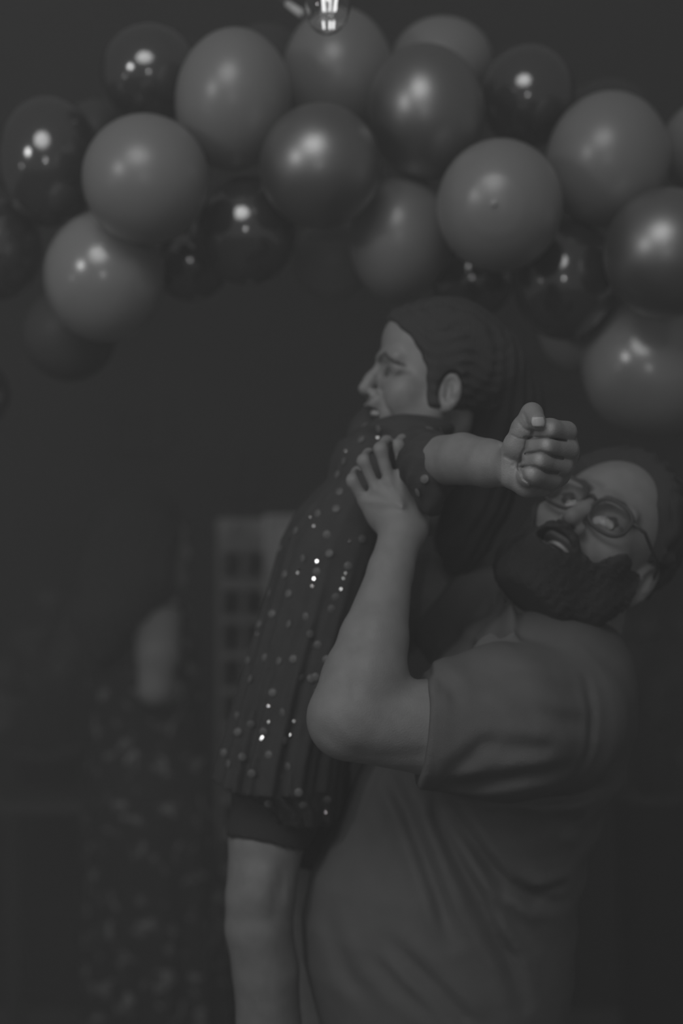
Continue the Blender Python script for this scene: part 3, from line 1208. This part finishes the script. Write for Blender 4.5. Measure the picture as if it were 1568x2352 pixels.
def trousers(p):
    d = ell(p, (X(1040, 1.85), 1.85, .82), (.165, .17, .12))
    for y in (1.76, 1.95):
        d = smin(d, chain(p, [((X(1030, 1.85), y, .80), .105), ((X(1020, 1.85), y, .46), .078), ((X(1040, 1.85), y, .07), .062)], .03), .03)
    return smax(d, .05 - p[:, 2], .004)


sdf_obj('trousers', trousers, ((-.08, .36), (1.60, 2.10), (.03, .97)), .012, M['trousers'], man)


def shoe_pts(cx, cy, s=1.0, flip=-1):
    def f(p):
        d = chain(p, [((cx + .05 * s, cy, .045 * s), .04 * s), ((cx + flip * .12 * s, cy, .032 * s), .032 * s), ((cx + flip * .17 * s, cy, .03 * s), .028 * s)], .02)
        d = smin(d, cap(p, (cx + .03 * s, cy, .05 * s), (cx + .03 * s, cy, .10 * s), .042 * s, .042 * s), .02)
        return smax(d, .001 - p[:, 2], .003)
    return f


for y in (1.76, 1.95):
    cx = X(1040, 1.85)
    sdf_obj('shoe', shoe_pts(cx, y), ((cx - .24, cx + .12), (y - .06, y + .06), (-.01, .16)), .008, M['shoe'], man)

# glasses rest on the man's nose
gl_o = thing('eyeglasses', 'dark rimmed eyeglasses worn by the bearded man', 'glasses', HM.pt((0, .10, 0)))


def rim(cx_, rx_=.0255, rz_=.0215, n=36):
    out_ = []
    for i in range(n):
        a = 2 * math.pi * i / n
        ca, sa = math.cos(a), math.sin(a)
        e = .80
        x = rx_ * math.copysign(abs(ca) ** e, ca)
        z = rz_ * math.copysign(abs(sa) ** e, sa)
        out_.append((cx_ + x, .1045 - .35 * abs(cx_ + x) * .35, z - .004))
    return out_


for sx in (-1, 1):
    rp = rim(sx * .033)
    link_mesh('rim', *tube([HM.pt(a) for a in rp], .0024, 8, True), M['metal_black'], gl_o)
    ring = rim(sx * .033, .0245, .0205)
    vv = [HM.pt((sx * .033, .1045 - .35 * .033 * .35 + .0030, -.004))]
    nr = len(ring)
    for f_ in (.5, .8, 1.0):
        for a in ring:
            c = (sx * .033, .1045 - .35 * .033 * .35, -.004)
            bulge = .0042 * (1 - f_ * f_)
            vv.append(HM.pt(tuple(c[j] + (a[j] - c[j]) * f_ + (bulge if j == 1 else 0) for j in range(3))))
    qq = [(0, 1 + (i + 1) % nr, 1 + i) for i in range(nr)]
    for g_ in range(2):
        for i in range(nr):
            j = (i + 1) % nr
            qq.append((1 + g_ * nr + i, 1 + g_ * nr + j, 1 + (g_ + 1) * nr + j, 1 + (g_ + 1) * nr + i))
    link_mesh('lens', vv, qq, M['lens'], gl_o)
    link_mesh('temple', *tube([HM.pt((sx * .058, .0965, .006)), HM.pt((sx * .0735, .085, .008)), HM.pt((sx * .084, .03, .010)), HM.pt((sx * .0845, -.004, .012)), HM.pt((sx * .082, -.026, -.006))], .0022, 8), M['metal_black'], gl_o)
link_mesh('bridge', *tube([HM.pt((-.009, .1025, .004)), HM.pt((0, .106, .008)), HM.pt((.009, .1025, .004))], .0022, 8), M['metal_black'], gl_o)

# ------------------------------------------------------------------ the girl
girl = thing('person', 'laughing girl in a sequined dark dress held up, face in profile, fist out', 'person', P(700, 1500, 1.84))
HG = Frame(P(998, 872, 1.85), (-.97, -.16, .13), (.13, 0, .99), .82)

dress_rows = [
    (966, 890, 985, .03, 1.84), (986, 822, 1015, .055, 1.84), (1015, 776, 1015, .075, 1.84), (1060, 757, 1000, .085, 1.84), (1100, 752, 985, .088, 1.84),
    (1135, 716, 970, .095, 1.84), (1180, 676, 955, .10, 1.84), (1240, 645, 930, .105, 1.84), (1400, 602, 880, .11, 1.84),
    (1560, 556, 835, .115, 1.84), (1720, 513, 800, .12, 1.84), (1788, 499, 790, .12, 1.84), (1800, 540, 788, .11, 1.84),
    (1835, 596, 782, .10, 1.84), (1868, 620, 775, .09, 1.84), (1880, 650, 765, .06, 1.84)]
dl = Loft(dress_rows, 1.84)


def dress(p):
    u, w, rx, ry = dl.uv(p)
    d = dl(p, 0, .008)
    ph = np.arctan2(w, u)
    t = np.clip((1.56 - p[:, 2]) / .30, 0, 1)
    d = d + (.0055 * np.sin(ph * 17 + 2.5 * np.sin(ph * 3)) + .003 * np.sin(ph * 31 + p[:, 2] * 9)) * (.15 + .85 * t)
    # near puffed sleeve with its flared cuff
    s = chain(p, [(P(935, 1048, 1.80), .042), (P(994, 1066, 1.656), .0365)], .006)
    s = smin(s, ell(p, P(988, 1097, 1.660), (.021, .036, .046)), .015)
    s = s + .0022 * np.sin(p[:, 2] * 240 + p[:, 1] * 160) * np.sin(p[:, 0] * 150)
    d = smin(d, s, .015)
    d = smin(d, chain(p, [(P(880, 1010, 1.90), .05), (P(850, 1080, 1.98), .045)], .02), .02)
    # stand-up collar frill
    d = smin(d, ell(p, P(940, 985, 1.80), (.058, .06, .017)), .02)
    return d


def fist(p):
    d0 = 1.50

    def q_(px, py, dz):
        return P(px, py, d0 + dz)
    fing = [
        [(q_(1300, 992, .012), .0118), (q_(1262, 987, -.006), .0108), (q_(1230, 1003, .004), .0094), (q_(1228, 1010, .018), .0080)],
        [(q_(1304, 1033, .012), .0118), (q_(1254, 1027, -.009), .0110), (q_(1228, 1028, .001), .0102), (q_(1232, 1030, .018), .0082)],
        [(q_(1290, 1070, .013), .0120), (q_(1240, 1060, -.008), .0110), (q_(1219, 1059, .002), .0102), (q_(1226, 1060, .018), .0082)],
        [(q_(1264, 1099, .016), .0130), (q_(1224, 1090, -.003), .0118), (q_(1212, 1093, .005), .0104), (q_(1220, 1093, .018), .0080)]]
    df = None
    for i, f_ in enumerate(fing):
        e = chain(p, f_, .007)
        c, r = f_[1]
        e = smin(e, ell(p, (c[0], c[1] - r * .72, c[2]), (.0050, .0042, .0062)), .004)     # knuckle
        df = e if df is None else smin(df, e, .0012)
    d = ell(p, q_(1250, 1048, .034), (.030, .022, .036))
    d = smin(d, chain(p, [(q_(1291, 1003, .024), .0135), (q_(1293, 1035, .023), .0150), (q_(1276, 1085, .028), .0150)]), .012)
    d = smin(d, chain(p, [(q_(1183, 1075, .030), .0185), (q_(1245, 1050, .035), .022)]), .012)
    # heel of the hand, little finger side
    d = smin(d, chain(p, [(q_(1178, 1095, .022), .0135), (q_(1212, 1113, .018), .0125), (q_(1246, 1118, .026), .011)], .008), .010)
    # ball of the thumb
    d = smin(d, chain(p, [(q_(1177, 1060, .030), .0165), (q_(1186, 1022, .012), .0145)], .008), .010)
    d = smin(d, df, .004)
    th = chain(p, [(q_(1188, 1026, .012), .0145), (q_(1203, 985, .005), .0128), (q_(1221, 950, -.002), .0106), (q_(1231, 967, -.014), .0100)], .006)
    d = smin(d, th, .0025)
    # creases
    p2 = p[:, [0, 2]]
    front = (p[:, 1] < d0 + .03)
    for ln, a, w in ((([(1203, 1006), (1225, 1005), (1262, 1008), (1300, 1012)]), .0030, .0013),
                     (([(1206, 1043), (1236, 1039), (1262, 1047), (1292, 1053)]), .0030, .0013),
                     (([(1197, 1072), (1222, 1073), (1250, 1083), (1282, 1086)]), .0030, .0013),
                     (([(1194, 1078), (1200, 1100), (1220, 1116), (1240, 1121)]), .0022, .0015),
                     (([(1221, 992), (1219, 1003), (1208, 1010), (1205, 1030), (1197, 1044), (1196, 1058), (1192, 1072)]), .0025, .0014),
                     (([(1163, 1048), (1176, 1056), (1196, 1058)]), .0010, .0022),
                     (([(1180, 1068), (1197, 1058)]), .0008, .0022),
                     (([(1186, 966), (1197, 985), (1216, 992)]), .0006, .0013),
                     (([(1192, 975), (1204, 990), (1216, 990)]), .0005, .0012),
                     (([(1176, 1000), (1190, 1008), (1205, 1010)]), .0007, .0012),
                     (([(1200, 952), (1208, 975), (1218, 984)]), .0009, .0016)):
        pl = [(X(a_, d0), Z(b_, d0)) for a_, b_ in ln]
        dd, fr, _ = polydist(p2, pl)
        d = d + np.where(front, a * np.exp(-(dd / w) ** 2), 0)
    return d


def girl_arm(p):
    return chain(p, [(P(940, 1050, 1.80), .026), (P(985, 1060, 1.665), .029), (P(1062, 1054, 1.605), .0290), (P(1120, 1064, 1.565), .0265),
                     (P(1172, 1070, 1.540), .0225)], .004)


def girl_leg(p):
    d = chain(p, [(P(660, 1780, 1.84), .062), (P(612, 1930, 1.81), .0475), (P(598, 2060, 1.80), .0435), (P(594, 2130, 1.80), .0420), (P(610, 2230, 1.805), .0415),
                  (P(617, 2350, 1.81), .0405), (P(625, 2560, 1.82), .027), (P(628, 2640, 1.82), .025)], .006)
    # kneecap and shin edge
    d = smin(d, ell(p, P(608, 2040, 1.775), (.024, .02, .034)), .02)
    d = smin(d, cap(p, P(603, 2140, 1.772), P(622, 2340, 1.785), .011, .010), .025)
    dd, fr, _ = polydist(p[:, [0, 2]], [(X(655, 1.8), Z(1960, 1.8)), (X(640, 1.8), Z(2040, 1.8)), (X(632, 1.8), Z(2110, 1.8))])
    d = d + .006 * np.exp(-(dd / .010) ** 2) * np.sin(np.pi * np.clip(fr, 0, 1)) * (p[:, 1] < 1.81)
    ft = chain(p, [(P(628, 2650, 1.82), .026), (P(600, 2700, 1.79), .026), (P(560, 2720, 1.76), .02)], .02)
    return smin(d, ft, .02)


def girl_leg_far(p):
    d = chain(p, [(P(690, 1780, 1.90), .06), (P(730, 1930, 1.955), .045), (P(720, 2110, 2.07), .038), (P(735, 2350, 2.10), .032), (P(740, 2500, 2.11), .024)], .03)
    return smin(d, chain(p, [(P(740, 2510, 2.11), .024), (P(715, 2560, 2.08), .024), (P(690, 2575, 2.05), .02)], .02), .02)


def girl_body(p):
    h = head_sdf(HG.inv(p), .016, .004) * HG.s
    d = smin(h, chain(p, [(HG.pt((0, -.02, -.06)), .040), (P(955, 985, 1.85), .038), (P(930, 1030, 1.85), .05)], .02), .015)
    d = smin(d, dl(p, -.022, .02), .02)
    d = smin(d, girl_arm(p), .015)
    # far arm reaches behind the man's neck side
    d = smin(d, chain(p, [(P(880, 1030, 1.90), .034), (P(850, 1130, 1.965), .030), (P(930, 1190, 2.10), .025), (P(985, 1200, 2.11), .021)], .02), .015)
    d = smin(d, fist(p), .007)
    d = smin(d, girl_leg(p), .02)
    d = smin(d, girl_leg_far(p), .02)
    return d


def girl_tone(v):
    t = head_tone(HG.inv(v), .0062)
    t[(v[:, 2] < Z(960, 1.8))] = 1
    t *= 1
    # highlights on the knuckles, painted into the skin tone
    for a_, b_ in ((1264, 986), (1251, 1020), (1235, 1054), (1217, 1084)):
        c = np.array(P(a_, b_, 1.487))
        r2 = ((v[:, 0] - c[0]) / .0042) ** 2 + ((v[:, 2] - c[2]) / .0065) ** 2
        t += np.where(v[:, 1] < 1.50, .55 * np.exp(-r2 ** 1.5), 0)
    # side light on the heel of the hand and thumb, painted into the tone
    heel_light = np.clip((X(1212, 1.5) - v[:, 0]) / .012, 0, 1) * (v[:, 0] > X(1155, 1.5)) * (v[:, 1] < 1.56) * (v[:, 2] < Z(985, 1.5))
    t += .22 * heel_light
    return t


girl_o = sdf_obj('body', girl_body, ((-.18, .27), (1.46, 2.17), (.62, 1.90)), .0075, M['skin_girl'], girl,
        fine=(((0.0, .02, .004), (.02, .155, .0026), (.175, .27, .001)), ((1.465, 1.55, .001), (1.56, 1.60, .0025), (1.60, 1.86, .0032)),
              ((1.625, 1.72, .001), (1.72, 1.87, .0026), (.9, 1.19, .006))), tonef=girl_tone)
eyes(HG, girl)
teeth(HG, girl, -.0665, .024, .0035)


# thumb nail of the fist
def nail(c, ax, ay, az, rx_, rz_, parent):
    V, Q = [], []
    ax, ay, az = Vector(ax).normalized(), Vector(ay).normalized(), Vector(az).normalized()
    nx_, nz_ = 9, 7
    for layer in (0, 1):
        for j in range(nz_):
            for i in range(nx_):
                a = -1 + 2 * i / (nx_ - 1)
                b2 = -1 + 2 * j / (nz_ - 1)
                lim = (1 - .18 * max(b2, 0) ** 2) * (1 - .22 * max(-b2, 0) ** 3)
                V.append(Vector(c) + ax * (a * rx_ * lim) + az * (b2 * rz_) - ay * ((.0026 * a * a) + .0006 * b2 * b2 + layer * .0009))
    g = nx_ * nz_
    for j in range(nz_ - 1):
        for i in range(nx_ - 1):
            k = j * nx_ + i
            Q.append((k, k + nx_, k + nx_ + 1, k + 1))
            Q.append((g + k, g + k + 1, g + k + nx_ + 1, g + k + nx_))
    ed = [i for i in range(nx_)] + [j * nx_ + nx_ - 1 for j in range(1, nz_)] + [(nz_ - 1) * nx_ + i for i in range(nx_ - 2, -1, -1)] + [j * nx_ for j in range(nz_ - 2, 0, -1)]
    for k in range(len(ed)):
        a, b2 = ed[k], ed[(k + 1) % len(ed)]
        Q.append((a, b2, g + b2, g + a))
    return link_mesh('thumbnail', V, Q, M['nail'], parent)


gb = girl_o.data
gbv = BVHTree.FromPolygons([v_.co.copy() for v_ in gb.vertices], [tuple(f_.vertices) for f_ in gb.polygons])
nd = (Vector(P(1236, 969, 1.0)) - Vector((0, 0, CAMZ))).normalized()
nh, nn, _i, _d = gbv.ray_cast(Vector((0, 0, CAMZ)), nd, 4)
nn = (nn + Vector((0.05, -1.0, .0))).normalized()
nail(nh + nn * .0016, nn.cross(Vector((0, 0, 1))) * -1, nn * 1, Vector((-.08, 0, 1)) - nn * nn.z, .0070, .0050, girl)


def girl_hair(p):
    q_ = HG.inv(p)
    n = .0016 * (np.sin(q_[:, 2] * 330 + q_[:, 0] * 200 + 3 * np.sin(q_[:, 1] * 60)) + np.sin(q_[:, 0] * 280 + q_[:, 1] * 60))
    d = smin(ell(q_, (0, -.016, .036), (.086, .104, .097)), head_sdf(q_, .016, .004) - .007, .008) + n
    lim = (q_[:, 1] - np.interp(q_[:, 2], [-.05, 0, .014, .048, .079, .12], [.024, .027, .032, .054, .086, .15]) + .0015 * np.sin(q_[:, 2] * 260)) * .75
    low = half(q_, (0, -.01, -.050), (0, -.1, -1.0))
    d = smax(d, lim, .010)
    d = smax(d, low, .010)
    # in front of the ear
    d = smin(d, ell(np.stack([np.abs(q_[:, 0]), q_[:, 1], q_[:, 2]], 1), (.072, .016, .006), (.010, .010, .026)), .010)
    ear = -ell(np.stack([np.abs(q_[:, 0]), q_[:, 1], q_[:, 2]], 1), (.088, -.010, -.022), (.026, .022, .032))
    d = smax(d, ear, .004)
    d = smax(d, -head_sdf(q_, .016, .004) - .006, .003) * HG.s
    # long hair falling behind
    fall = chain(p, [(HG.pt((0, -.085, .03)), .052), (P(1150, 930, 1.90), .050), (P(1130, 1030, 1.93), .048), (P(1090, 1150, 1.95), .042), (P(1060, 1250, 1.96), .030), (P(1050, 1300, 1.96), .012)], .03)
    fall = fall + .0022 * np.sin(p[:, 0] * 260 + p[:, 1] * 180 + 4 * np.sin(p[:, 2] * 22))
    return smin(d, fall, .02)


sdf_obj('hair', girl_hair, ((.0, .33), (1.72, 2.03), (1.48, 1.90)), .0034, M['hair'], girl)
dress_o = sdf_obj('dress', dress, ((-.20, .17), (1.58, 2.06), (1.18, 1.74)), .0042, M['dress'], girl)


def shorts(p):
    d = girl_leg(p) - .005
    d = smax(d, -half(p, P(608, 1926, 1.78), (-.02, -.25, 1)) + .006 - 7.0 * ((p[:, 0] - X(585, 1.8)) ** 2), .002)
    e = girl_leg_far(p) - .005
    e = smax(e, -half(p, P(730, 1960, 1.95), (0, -.3, 1)), .002)
    d = smin(d, e, .01)
    d = smin(d, ell(p, P(670, 1790, 1.86), (.075, .085, .06)), .02)
    return smax(d, p[:, 2] - Z(1770, 1.84), .01)


sdf_obj('shorts', shorts, ((-.18, .05), (1.70, 2.06), (1.10, 1.32)), .004, M['shorts'], girl)

# sequins on the dress
dm = dress_o.data
bvh = BVHTree.FromPolygons([v_.co.copy() for v_ in dm.vertices], [tuple(f_.vertices) for f_ in dm.polygons])
lampv = Vector((-.35, -.5, 1.75))


def disc(name, r_, dome, n=12):
    V = [(0, 0, dome)]
    for f_ in (.6, 1.0):
        for k in range(n):
            a = 2 * math.pi * k / n
            V.append((r_ * f_ * math.cos(a), r_ * f_ * math.sin(a), dome * (1 - f_ * f_)))
    Q = [(0, 1 + k, 1 + (k + 1) % n) for k in range(n)]
    for k in range(n):
        Q.append((1 + k, 1 + n + k, 1 + n + (k + 1) % n, 1 + (k + 1) % n))
    Q.append(tuple(1 + n + k for k in reversed(range(n))))
    me = bpy.data.meshes.new(name)
    me.from_pydata(V, [], Q)
    return me


pale_me = disc('pale_sequin', .0052, .0012)
pale_me.materials.append(M['sequin_pale'])
tiny_me = disc('bright_sequin', .0019, .0)
tiny_me.materials.append(M['sequin'])
dim_me = disc('small_sequin', .0017, .0)
dim_me.materials.append(M['sequin_dim'])
PALE = [(720, 218), (943, 246), (770, 418), (868, 512), (1095, 470), (640, 530), (668, 670), (532, 668), (547, 815), (456, 890), (670, 890), (820, 960), (878, 1040),
        (375, 1150), (600, 1155), (940, 1145), (757, 1275), (830, 1280), (393, 1285), (552, 1383), (880, 1378), (625, 1525), (300, 1550), (395, 1610), (300, 1665),
        (485, 1665), (636, 1727), (335, 1845), (236, 1895), (400, 1965), (665, 1915), (740, 2100), (520, 2180), (770, 2190), (1010, 58), (1195, 275), (960, 380),
        (1005, 695), (975, 780), (790, 835), (700, 1140), (860, 1270), (200, 1815), (525, 1830), (945, 2150), (500, 1130), (610, 345)]
TINY = [(828, 122), (850, 185), (678, 278), (870, 436), (745, 495), (735, 520), (850, 562), (836, 613), (1075, 522), (1060, 558), (1042, 636), (1102, 294), (443, 960), (920, 1258),
        (523, 1480), (523, 1592), (476, 1703), (666, 1682), (840, 1522), (705, 1587), (936, 2240), (470, 1716)]
W_sum = Vector((0, 0, 0))
q_par = dress_o
while q_par is not None:
    W_sum = W_sum + q_par.location
    q_par = q_par.parent


def put(me, px, py, mirror, rnd):
    o_ = Vector((0, 0, CAMZ))
    d_ = (Vector(P(px, py, 1.0)) - o_).normalized()
    hit, nrm, fi, dist = bvh.ray_cast(o_, d_, 4)
    if hit is None:
        return
    if mirror:
        n_ = ((o_ - hit).normalized() + (lampv0(rnd) - hit).normalized()).normalized()
    else:
        n_ = (nrm + Vector((rnd.uniform(-.2, .2), rnd.uniform(-.2, .2), rnd.uniform(-.2, .2)))).normalized()
    o2 = bpy.data.objects.new('sequin', me)
    COL.objects.link(o2)
    o2.parent = dress_o
    o2.location = hit + nrm * .0012 - W_sum
    o2.rotation_euler = n_.to_track_quat('Z', 'Y').to_euler()


def lampv0(rnd):
    c = Vector((-.12, -.55, 1.72)) if rnd.random() < .5 else Vector((-1.75, .30, 2.35))
    return c + Vector((rnd.uniform(-.03, .03), 0, rnd.uniform(-.03, .03)))


rnd = random.Random(3)
for a, b_ in PALE:
    put(pale_me, 450 + a / 3.136, 1150 + b_ / 3.136, False, rnd)
for a, b_ in TINY:
    put(tiny_me if (a, b_) in ((870, 436), (840, 1522), (936, 2240), (850, 562), (836, 613), (666, 1682), (523, 1480), (476, 1703)) else dim_me, 450 + a / 3.136, 1150 + b_ / 3.136, True, rnd)
for a, b_ in ((795, 1037), (868, 1005)):
    put(dim_me, a, b_, True, rnd)
for a, b_ in ((790, 1060), (775, 1090), (985, 985), (1010, 990), (870, 985), (960, 1130), (780, 1130), (830, 1010), (940, 1150), (975, 1100), (730, 1180)):
    put(pale_me, a, b_, False, rnd)

# ------------------------------------------------------------------ the woman at the left
wom = thing('person', 'dark haired woman in a floral dress seen from behind, bare upper arm', 'person', (X(340, 3.2), 3.2, 0))
HW = Frame(P(338, 1245, 3.2), (.80, .60, .02), (0, 0, 1), .95)
dW = 3.2
wl = Loft([(1345, 300, 380, .05), (1375, 265, 410, .10), (1410, 235, 440, .15), (1500, 205, 462, .14), (1600, 195, 470, .135), (1700, 205, 470, .13), (1850, 195, 495, .16),
           (2100, 195, 515, .175), (2352, 200, 525, .19), (2700, 190, 540, .21), (2820, 185, 545, .21)], dW)


def warm(p):
    d = chain(p, [(P(366, 1415, 3.10), .048), (P(362, 1500, 3.04), .043), (P(355, 1580, 3.03), .036)], .02)
    d = smin(d, chain(p, [(P(356, 1585, 3.03), .034), (P(400, 1585, 3.16), .032), (P(440, 1560, 3.32), .024)], .02), .01)
    for k in range(4):
        d = smin(d, chain(p, [(P(440, 1555 + 6 * k, 3.33), .009), (P(446, 1550 + 9 * k, 3.37), .008), (P(450, 1556 + 9 * k, 3.385), .0075)]), .006)
    return d


def wbody(p):
    d = smin(head_sdf(HW.inv(p), .004) * HW.s, chain(p, [(HW.pt((0, -.02, -.05)), .05), (P(335, 1390, 3.2), .055)], .02), .02)
    d = smin(d, wl(p, -.015, .03), .03)
    d = smin(d, warm(p), .03)
    for y in (3.14, 3.27):
        d = smin(d, chain(p, [((X(345, dW), y, .4), .07), ((X(345, dW), y, .08), .04)]), .02)
        d = smin(d, chain(p, [((X(340, dW), y, .05), .04), ((X(340, dW) + .14, y, .035), .03)]), .02)
    return smax(d, .002 - p[:, 2], .004)


sdf_obj('body', wbody, ((-.66, -.18), (2.93, 3.45), (-.02, 1.76)), .010, M['skin_woman'], wom, tonef=lambda v_: head_tone(HW.inv(v_)))


def whair(p):
    q_ = HW.inv(p)
    d = ell(q_, (0, -.016, .032), (.092, .112, .098))
    d = smax(d, half(q_, (0, .045, .03), (0, 1, -.4)), .02) * HW.s
    fall = chain(p, [(P(300, 1225, 3.15), .075), (P(262, 1320, 3.10), .072), (P(240, 1420, 3.06), .062), (P(232, 1490, 3.05), .035)], .04)
    fall = smin(fall, chain(p, [(P(345, 1240, 3.12), .07), (P(325, 1330, 3.07), .065), (P(300, 1385, 3.05), .045)], .04), .03)
    fall = fall + .003 * np.sin(p[:, 0] * 180 + 4 * np.sin(p[:, 2] * 18))
    return smin(d, fall, .03)


sdf_obj('hair', whair, ((-.66, -.26), (2.93, 3.4), (1.22, 1.72)), .008, M['hair'], wom)


def wdress(p):
    u, w, rx, ry = wl.uv(p)
    ph = np.arctan2(w, u)
    d = wl(p, 0, .02)
    t = np.clip((1.05 - p[:, 2]) / .5, 0, 1)
    d = d + .010 * np.sin(ph * 11) * t
    # short fluttering sleeve above the bare arm
    sl = cap(p, P(370, 1375, 3.14), P(366, 1400, 3.10), .045, .056)
    d = smin(d, smax(sl, half(p, P(366, 1402, 3.1), (0, -.3, -1)), .004), .01)
    return smax(d, p[:, 2] - Z(1362, dW) - .03 * np.abs(u), .01)


sdf_obj('dress', wdress, ((-.66, -.18), (2.95, 3.45), (.02, 1.52)), .010, M['floral'], wom)
